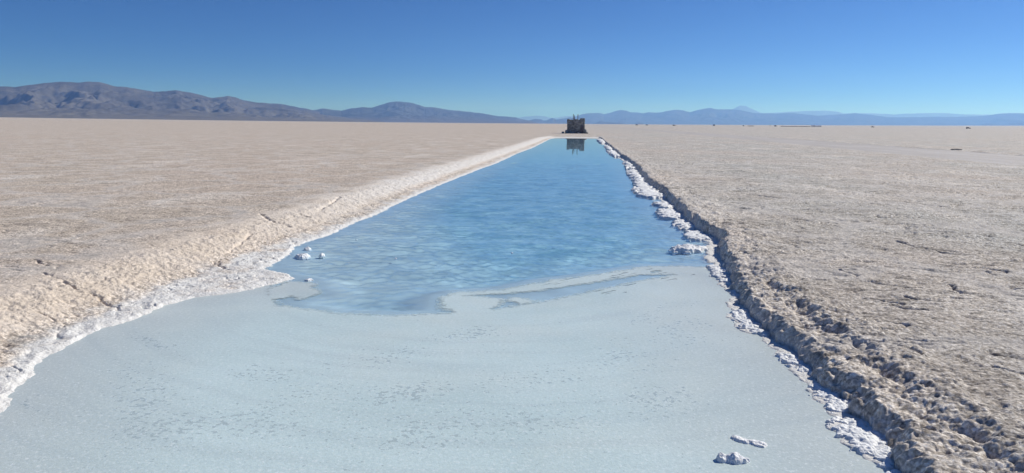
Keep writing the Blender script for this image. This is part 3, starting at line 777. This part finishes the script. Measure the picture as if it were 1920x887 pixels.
# a paler slab against the right of the front
def box_me(x0, x1, y0, y1, z0, z1, bev=.02, taper=0.):
    import bmesh
    me = bpy.data.meshes.new('b'); bm = bmesh.new()
    vs = [bm.verts.new(p) for p in ((x0, y0, z0), (x1, y0, z0), (x1, y1, z0), (x0, y1, z0), (x0+taper, y0+taper, z1), (x1-taper, y0+taper, z1), (x1-taper, y1-taper, z1), (x0+taper, y1-taper, z1))]
    for f in ((3, 2, 1, 0), (4, 5, 6, 7), (0, 1, 5, 4), (1, 2, 6, 5), (2, 3, 7, 6), (3, 0, 4, 7)): bm.faces.new([vs[i] for i in f])
    if bev: bmesh.ops.bevel(bm, geom=list(bm.edges), offset=bev, segments=2, affect='EDGES')
    bm.to_mesh(me); bm.free(); return me
sl = put('slab', box_me(.78, 1.25, -D/2-.36, -D/2-.20, 0, 1.25, .03), flat_mat('pale_slab', (.13, .125, .15), .9, .3, 3.), hut)
sl['label'] = 'slightly paler upright slab leaning on the right of the front'
put('post', bar((-.42, -.4, 0), (-.46, -.4, 3.22), .065), M_WOOD, hut)
put('post', bar((-.22, -.5, 0), (-.26, -.5, 3.02), .055), M_WOOD, hut)
put('post', bar((.30, -.4, 0), (.31, -.4, 3.2), .065), M_WOOD, hut)
put('post', bar((-.32, 1.0, 0), (-.32, 1.0, 2.75), .05), M_WOOD, hut)

RG = 'rubble around the foot of the dark hut'
for k, (nm, mt, w, d, h, x, y, lab) in enumerate([
  ('stone', M_STONE, .55, .45, .34, -2.28, -1.55, 'dark squarish stone standing alone left of the hut'),
  ('stone', M_STONE, .60, .55, .66, -1.62, -1.5, 'dark stone leaning on the left corner of the hut'),
  ('stone', M_STONE, .40, .40, .28, -1.42, -1.85, 'smaller dark stone before the left corner of the hut'),
  ('stone', M_STONE, .75, .70, .85, 1.62, -1.35, 'dark stone heaped against the right corner of the hut'),
  ('stone', M_STONE, .50, .45, .25, 2.02, -1.75, 'low dark stone outermost right of the hut'),
  ('stone', M_STONE2, .45, .35, .30, .22, -1.95, 'grey stone before the middle of the hut front'),
  ('salt_rock', M_PALEROCK, .50, .30, .20, -.55, -1.98, 'pale salt rock left of the middle of the hut front'),
  ('salt_rock', M_PALEROCK, .35, .30, .26, .50, -2.02, 'pale salt rock right of the middle of the hut front'),
  ('salt_rock', M_PALEROCK, .30, .25, .14, -.12, -2.12, 'small pale salt rock at the middle of the hut front'),
  ('stone', M_STONE, .45, .4, .30, -.95, -1.8, 'dark stone at the left half of the hut front')]):
    tag(rock_mesh(nm, w, d, h, mt, 31+k, (HX+x, HY+y, 0), rb.uniform(0, 3)), lab, 'rock' if nm == 'salt_rock' else 'stone', RG)

# ---------------------------------------------------------------- far things on the flat
M_WHITEP = flat_mat('white_paint', (.80, .80, .80), .35, .04, 1.)
M_DARKP = flat_mat('dark_paint', (.05, .055, .07), .35, .1, 1.)
M_GLASS = flat_mat('dark_glass', (.02, .025, .03), .08, .1, 1.)
M_TYRE = flat_mat('tyre_rubber', (.02, .02, .02), .9, .1, 4.)
M_SHED = flat_mat('dark_shed', (.06, .06, .065), .9, .3, 1.)
def wheel_me(r=.34, w=.22, n=16):
    V = []; F = []
    for s in (-w/2, w/2):
        V.append((0, s, 0))
        for k in range(n): V.append((r*cos(2*pi*k/n), s, r*sin(2*pi*k/n)))
    for k in range(n):
        a, b = 1+k, 1+(k+1) % n; c, d = n+2+k, n+2+(k+1) % n
        F += [(0, a, b), (n+1, d, c), (a, c, d, b)]
    me = bpy.data.meshes.new('wheel'); me.from_pydata(V, [], F); return me
def extrude_profile(pts, w, bev=.05):
    import bmesh
    bm = bmesh.new(); n = len(pts)
    a = [bm.verts.new((x, -w/2, z)) for x, z in pts]; b = [bm.verts.new((x, w/2, z)) for x, z in pts]
    bm.faces.new(a[::-1]); bm.faces.new(b)
    for k in range(n): bm.faces.new((a[k], a[(k+1) % n], b[(k+1) % n], b[k]))
    bmesh.ops.recalc_face_normals(bm, faces=list(bm.faces))
    bmesh.ops.bevel(bm, geom=list(bm.edges), offset=bev, segments=2, affect='EDGES')
    me = bpy.data.meshes.new('p'); bm.to_mesh(me); bm.free(); return me
def make_vehicle(kind, mat):
    t = bpy.data.objects.new(kind, None); C.objects.link(t)
    if kind == 'van':
        prof = [(-2.5, .35), (-2.5, 2.35), (1.3, 2.4), (2.1, 1.35), (2.6, 1.15), (2.65, .35)]; w = 1.9
        glass = [(-2.2, 1.4), (-2.2, 2.0), (1.2, 2.05), (1.75, 1.4)]
    else:
        prof = [(-2.1, .4), (-2.15, 1.0), (-1.7, 1.6), (.3, 1.62), (1.0, 1.08), (2.05, .95), (2.15, .4)]; w = 1.8
        glass = [(-1.65, 1.08), (-1.5, 1.48), (.2, 1.5), (.75, 1.08)]
    put('body', extrude_profile(prof, w), mat, t)
    put('window', extrude_profile(glass, w+.03, .01), M_GLASS, t)
    wm = wheel_me()
    wm.materials.append(M_TYRE)
    for sx in (-1.45, 1.5):
        for sy in (-w/2+.08, w/2-.08):
            o = bpy.data.objects.new('wheel', wm); C.objects.link(o); o.parent = t; o.location = (sx, sy, .34)
    return t
def copy_thing(t):
    c = t.copy(); C.objects.link(c)
    for ch in list(t.children):
        d = ch.copy(); C.objects.link(d); d.parent = c
    return c
def far_loc(az, D):
    a = radians(az); x, y = D*sin(a), D*cos(a)
    z = terrain(np.array([x]), np.array([y]))[0][0]
    return (x, y, float(z)-.03)
FD = 1400.
van = make_vehicle('van', M_WHITEP); first = True
azs = [16.97, 17.08, 17.19, 17.29, 17.38, 17.49, 17.60]
names = ['leftmost of the white vans parked in a row on the horizon', 'second from left of the white vans parked on the horizon', 'third from left of the white vans parked on the horizon', 'middle one of the white vans parked on the horizon', 'third from right of the white vans parked on the horizon', 'second from right of the white vans parked on the horizon', 'rightmost of the white vans parked in a row on the horizon']
for k, (az, lab) in enumerate(zip(azs, names)):
    o = van if k == 0 else copy_thing(van)
    o.location = far_loc(az, FD+(-12, 9, -5, 14, 0, 11, -8)[k]); o.rotation_euler = (0, 0, (1.3, 1.6, 1.9, 1.2, 1.5, 1.75, 1.4)[k])
    tag(o, lab, 'van', 'white vans parked together on the far flat')
o = copy_thing(van); o.location = far_loc(9.93, FD-5); o.rotation_euler = (0, 0, 1.4)
tag(o, 'lone white van beside the small dark shed on the horizon', 'van')
car = make_vehicle('car', M_DARKP)
for k, (az, D_, rz, lab) in enumerate([(4.20, 1250, .1, 'dark car on the horizon, leftmost one right of the dark hut'), (4.98, 1250, .2, 'dark car on the horizon, second one right of the dark hut'), (7.06, 1050, 0., 'dark car alone on the horizon between the hut and the lone white van'),
        (21.02, 1200, .1, 'dark car alone on the horizon right of the row of white vans'), (26.78, 850, .0, 'dark car farthest right on the horizon')]):
    c_ = car if k == 0 else copy_thing(car)
    c_.location = far_loc(az, D_); c_.rotation_euler = (0, 0, rz-radians(az)); tag(c_, lab, 'car', 'dark cars far out on the flat')
def shed(az, D_, w, d, h, lab):
    t = bpy.data.objects.new('shed', None); C.objects.link(t); t.location = far_loc(az, D_); t.rotation_euler = (0, 0, -radians(az)); tag(t, lab, 'shed')
    put('wall', box_me(-w/2, w/2, -d/2, d/2, 0, h, .02), M_SHED, t)
    put('roof', extrude_profile([(-w/2-.2, h), (w/2+.2, h+.002), (w/2+.2, h+.12), (0, h+.38), (-w/2-.2, h+.12)], d+.4, .01), M_SHED, t)
    put('door', box_me(-.45, .45, -d/2-.06, -d/2+.02, 0, min(2.0, h*.9), .01), M_WOOD, t)
shed(10.05, FD, 2.8, 3, 2.4, 'small dark shed beside the lone white van on the horizon')
shed(14.474, FD, 4.2, 3, 1.7, 'squat dark shed right of the thin post on the horizon')
shed(12.2, FD, 3.2, 2.5, 1.1, 'low dark shed left of the short wall on the horizon')
def low_wall(az0, az1, D_, h, lab):
    a = far_loc((az0+az1)/2, D_); L = 2*D_*math.tan(radians(az1-az0)/2)
    t = bpy.data.objects.new('low_wall', None); C.objects.link(t); t.location = a; t.rotation_euler = (0, 0, -radians((az0+az1)/2)); tag(t, lab, 'wall')
    V = []; F = []; s = -L/2; r = random.Random(int(az0*10))
    while s < L/2:
        w = r.uniform(.8, 1.6); hh = h*r.uniform(.7, 1.15); b = len(V)
        for z in (0, hh):
            for (u, v) in ((s, -.4), (s+w*.98, -.4), (s+w*.98, .4), (s, .4)): V.append((u+r.uniform(-.05, .05), v, z))
        F += [tuple(b+i for i in f) for f in ((3, 2, 1, 0), (4, 5, 6, 7), (0, 1, 5, 4), (1, 2, 6, 5), (2, 3, 7, 6), (3, 0, 4, 7))]
        s += w
    me = bpy.data.meshes.new('courses'); me.from_pydata(V, [], F); put('courses', me, M_SHED, t)
low_wall(12.5, 12.95, FD, 1.0, 'short low dark wall on the horizon between two sheds')
low_wall(14.85, 16.85, FD, .9, 'long low dark wall on the horizon running up to the row of white vans')
post = bpy.data.objects.new('post', None); C.objects.link(post); post.location = far_loc(14.10, FD); tag(post, 'thin dark post standing alone on the horizon between the walls', 'post')
put('pole', bar((0, 0, 0), (0, 0, 2.9), .22), M_SHED, post); put('cap', box_me(-.7, .7, -.15, .15, 2.0, 2.9, .02), M_SHED, post)

# ---------------------------------------------------------------- hills
RID = {
'left' : [(-40.913, 2.083), (-40.149, 2.076), (-39.182, 2.247), (-38.283, 2.417), (-37.464, 2.517), (-36.671, 2.476), (-35.917, 2.573), (-35.288, 2.56), (-34.88, 2.466), (-34.473, 2.299), (-33.825, 2.283), (-32.942, 2.163), (-32.047, 2.003), (-31.157, 2.064), (-30.565, 2.154), (-29.77, 2.024), (-28.931, 1.855), (-28.475, 1.712), (-28.119, 1.643), (-27.644, 1.73), (-27.129, 1.818), (-26.547, 1.714), (-26.185, 1.566), (-25.186, 1.389), (-23.409, 1.221), (-22.145, 0.92), (-20.586, 0.577), (-18.193, 0.277), (-15.749, 0.052)] ,
'leftback' : [(-27.059, 1.045), (-25.186, 1.389), (-23.405, 1.3), (-22.64, 1.153), (-21.362, 0.93), (-20.58, 0.739)] ,
'mid' : [(-22.155, 0.64), (-21.365, 0.85), (-20.852, 0.897), (-20.373, 1.024), (-19.661, 0.912), (-18.982, 0.867), (-18.172, 1.052), (-17.36, 1.144), (-16.669, 1.111), (-16.01, 1.324), (-15.308, 1.538), (-14.772, 1.627), (-14.194, 1.593), (-13.366, 1.48), (-12.537, 1.2), (-11.868, 1.207), (-10.736, 1.011), (-9.346, 0.9), (-7.908, 0.746), (-6.805, 0.546), (-6.423, 0.549), (-5.956, 0.511), (-5.319, 0.454), (-5.021, 0.351), (-4.298, 0.232), (-3.531, 0.028)] ,
'small' : [(-5.656, 0.095), (-4.298, 0.252), (-3.79, 0.361), (-3.323, 0.323), (-3.152, 0.241), (-2.898, 0.264), (-2.435, 0.456), (-2.179, 0.332), (-1.546, 0.4), (-0.999, 0.508), (-0.364, 0.388), (0.273, 0.143), (0.57, 0.02)] ,
'farpale' : [(-6.507, 0.381), (-5.149, 0.434), (-4.683, 0.522), (-3.878, 0.612), (-3.072, 0.576), (-2.562, 0.455), (-2.181, 0.458), (-1.844, 0.523), (-1.339, 0.589), (-0.496, 0.616), (0.685, 0.438), (2.362, 0.284)] ,
'right' : [(-1.415, 0.171), (-0.496, 0.616), (-0.079, 0.765), (0.298, 0.83), (1.26, 0.857), (1.597, 0.776), (2.012, 0.862), (2.424, 0.989), (2.754, 1.073), (3.042, 1.116), (3.375, 1.056), (3.669, 0.93), (4.081, 0.932), (4.619, 0.857), (5.108, 0.937), (5.763, 0.9), (6.449, 1.03), (7.132, 1.135), (7.656, 1.096), (8.184, 0.952), (8.852, 1.141), (9.715, 1.305), (10.153, 1.185), (11.323, 1.188), (11.985, 1.11), (12.877, 0.914), (14.165, 0.894), (15.651, 0.922), (16.609, 0.808), (17.338, 0.734), (18.544, 0.814), (19.793, 0.93), (20.625, 0.834), (22.089, 0.636), (24.586, 0.681), (26.633, 0.685), (27.646, 0.757), (28.225, 0.862), (28.885, 0.931), (29.742, 0.909)] ,
'farright' : [(10.046, 0.984), (11.323, 1.188), (11.849, 1.467), (12.235, 1.444), (12.744, 1.23), (13.409, 0.916), (14.164, 0.918), (15.863, 1.039), (17.669, 1.118), (18.741, 1.005), (18.994, 0.906), (20.823, 0.909), (22.173, 0.836), (23.479, 0.897), (25.068, 0.933), (26.618, 0.841), (28.023, 0.827), (29.186, 0.793)] ,
'lowa' : [(0.613, -0.022), (0.738, 0.021), (1.113, 0.129), (1.34, 0.234), (1.74, 0.154), (2.7, 0.12), (3.159, 0.083), (3.287, -0.02)] ,
'lowb' : [(3.867, -0.015), (4.028, 0.09), (4.315, 0.158), (4.648, 0.074), (4.815, -0.007)] ,
'lowc' : [(27.262, 0.088), (27.752, 0.268), (28.078, 0.252), (28.525, 0.169), (28.755, 0.188), (29.093, 0.277), (29.804, 0.281)] ,
'lowd' : [(18.352, 0.048), (19.216, 0.284), (19.738, 0.287), (20.027, 0.138), (20.331, 0.216), (20.627, 0.368), (20.912, 0.22), (21.127, 0.071)] ,
}
def hills(key, D_, depth, tone, veg, amp=.35, seed=0, scale=1., lead=None, tail=None, n_az=520, n_t=110, pw=1.35, front=None):
    pts = list(RID[key])
    if lead: pts = lead+pts
    if tail: pts = pts+tail
    a = np.array([p[0] for p in pts]); e = np.array([p[1] for p in pts])
    az = np.linspace(a[0], a[-1], n_az); el = np.interp(az, a, e)
    d0 = D_-depth if front is None else front
    t = np.concatenate([np.linspace(0, 1, n_t), np.linspace(1.02, 1.5, 12)])
    A, T = np.meshgrid(az, t, indexing='ij')
    E = np.interp(A, a, e)
    E = E+(.022*fbm(A/.5, A*0+seed*3.1, 4, 120+seed)+.012*perlin(A/.08, A*0+seed, 130+seed))*np.clip(E*2, 0, 1)
    R = d0+(D_-d0)*T
    H = D_*np.tan(np.radians(E))+CAM_H
    X = R*np.sin(np.radians(A)); Y = R*np.cos(np.radians(A))
    S = scale
    P = np.where(T <= 1, np.clip(T, 0, 1)**pw, np.clip(1-(T-1)*1.6, 0, 1))
    wv = np.clip(4*T*(1-T), 0, 1)*(T <= 1)
    wxn = X+500*S*perlin(X/2500/S, Y/2500/S, 100+seed); wyn = Y+500*S*perlin(X/2500/S, Y/2500/S, 101+seed)
    rid = 1-np.abs(fbm(wxn/(1700*S), wyn/(2600*S), 5, 102+seed, .55))*2.2
    rid2 = 1-np.abs(fbm(wxn/(520*S), wyn/(900*S), 3, 104+seed, .55))*2.2
    Zn = H*P*(1-amp*wv*(1-np.clip(rid, -.2, 1)))+H*.10*wv*(rid2-.5)*np.sqrt(P)
    Zn += np.where(T <= 1, 0, 1)*H*.05*(rid-.5)
    # keep the measured skyline: nothing in front may rise above it
    lim = R*np.tan(np.radians(np.maximum(E, .01)))+CAM_H
    Zn = np.where(T < .985, np.minimum(Zn, lim*.985), Zn)
    Zn[:, 0] = -.5; Zn[:, -1] = -.5
    Zn = np.maximum(Zn, -.5)
    V = np.stack([X.ravel(), Y.ravel(), Zn.ravel()], -1)
    m, nt, b = new_mat('hill_rock'); p = pos(nt)
    n1 = noise(nt, p, .0011/S, 5, .6); n2 = noise(nt, p, .006/S, 4, .65)
    c = mix(nt, remap(nt, n1, .38, .62), tuple(v*.75 for v in tone), tuple(v*1.25 for v in tone))
    c = mix(nt, remap(nt, n2, .5, .66, 0., .5), c, tuple(v*.55 for v in tone))
    sx = nt.nodes.new('ShaderNodeSeparateXYZ'); nt.links.new(p, sx.inputs[0])
    c = mix(nt, remap(nt, sx.outputs[2], 20., 170., .9, 0.), c, veg)
    nt.links.new(c, b.inputs['Base Color']); b.inputs['Roughness'].default_value = 1.; b.inputs['Specular IOR Level'].default_value = 0.
    o = mesh_np('hills', V, grid_quads(len(az), len(t)), m, None, True)
    tag(o, kind='structure')
    return o
hills('left', 16000, 7500, (.125, .117, .115), (.165, .15, .13), .62, 1, .8, lead=[(-75, 1.2), (-60, 1.9), (-50, 1.7), (-45, 1.95)], n_az=900, n_t=170)
hills('leftback', 20000, 3500, (.11, .095, .09), (.12, .10, .09), .3, 2, 1., n_az=140, n_t=60)
hills('mid', 22500, 6500, (.085, .085, .085), (.14, .12, .11), .38, 3, 1.1, n_az=520, n_t=120)
hills('small', 27000, 2500, (.07, .07, .075), (.10, .09, .09), .3, 4, .7, n_az=220, n_t=50)
hills('farpale', 62000, 7000, (.10, .10, .10), (.10, .10, .10), .2, 5, 2., n_az=200, n_t=40, lead=[(-8., .2)], tail=[(3., .2)])
hills('right', 36000, 8000, (.085, .08, .075), (.09, .085, .08), .4, 6, 1.5, tail=[(33, .85), (38, 1.1), (46, .7), (60, .9)], n_az=900, n_t=110)
hills('farright', 56000, 8000, (.10, .10, .10), (.10, .10, .10), .2, 7, 2., n_az=420, n_t=40, lead=[(8.8, .6)], tail=[(34, .7)])
hills('lowa', 22000, 900, (.09, .085, .08), (.09, .085, .08), .2, 8, .4, n_az=60, n_t=24)
hills('lowb', 23000, 900, (.09, .085, .08), (.09, .085, .08), .2, 9, .4, n_az=50, n_t=24)
hills('lowc', 27500, 1200, (.10, .095, .09), (.10, .095, .09), .2, 10, .4, tail=[(34, .3), (37, .05)], n_az=120, n_t=24)
hills('lowd', 31000, 1000, (.10, .095, .09), (.10, .095, .09), .2, 11, .4, n_az=90, n_t=24)

# ---------------------------------------------------------------- air
def build_haze():
    B = 86000.; z0, z1 = -1.6, 1750.
    v = [(-B, -B, z0), (B, -B, z0), (B, B, z0), (-B, B, z0), (-B, -B, z1), (B, -B, z1), (B, B, z1), (-B, B, z1)]
    f = [(3, 2, 1, 0), (4, 5, 6, 7), (0, 1, 5, 4), (1, 2, 6, 5), (2, 3, 7, 6), (3, 0, 4, 7)]
    m = bpy.data.materials.new('haze'); m.use_nodes = True; nt = m.node_tree
    for n in list(nt.nodes): nt.nodes.remove(n)
    out = nt.nodes.new('ShaderNodeOutputMaterial'); pv = nt.nodes.new('ShaderNodeVolumePrincipled')
    pv.inputs['Color'].default_value = (.23, .45, 1.0, 1)
    pv.inputs['Absorption Color'].default_value = (.6, .8, 1., 1)
    pv.inputs['Density'].default_value = HAZE_DENSITY
    pv.inputs['Anisotropy'].default_value = 0.4
    nt.links.new(pv.outputs[0], out.inputs['Volume'])
    o = mesh_np('haze', v, f, m); tag(o, kind='stuff')
build_haze()
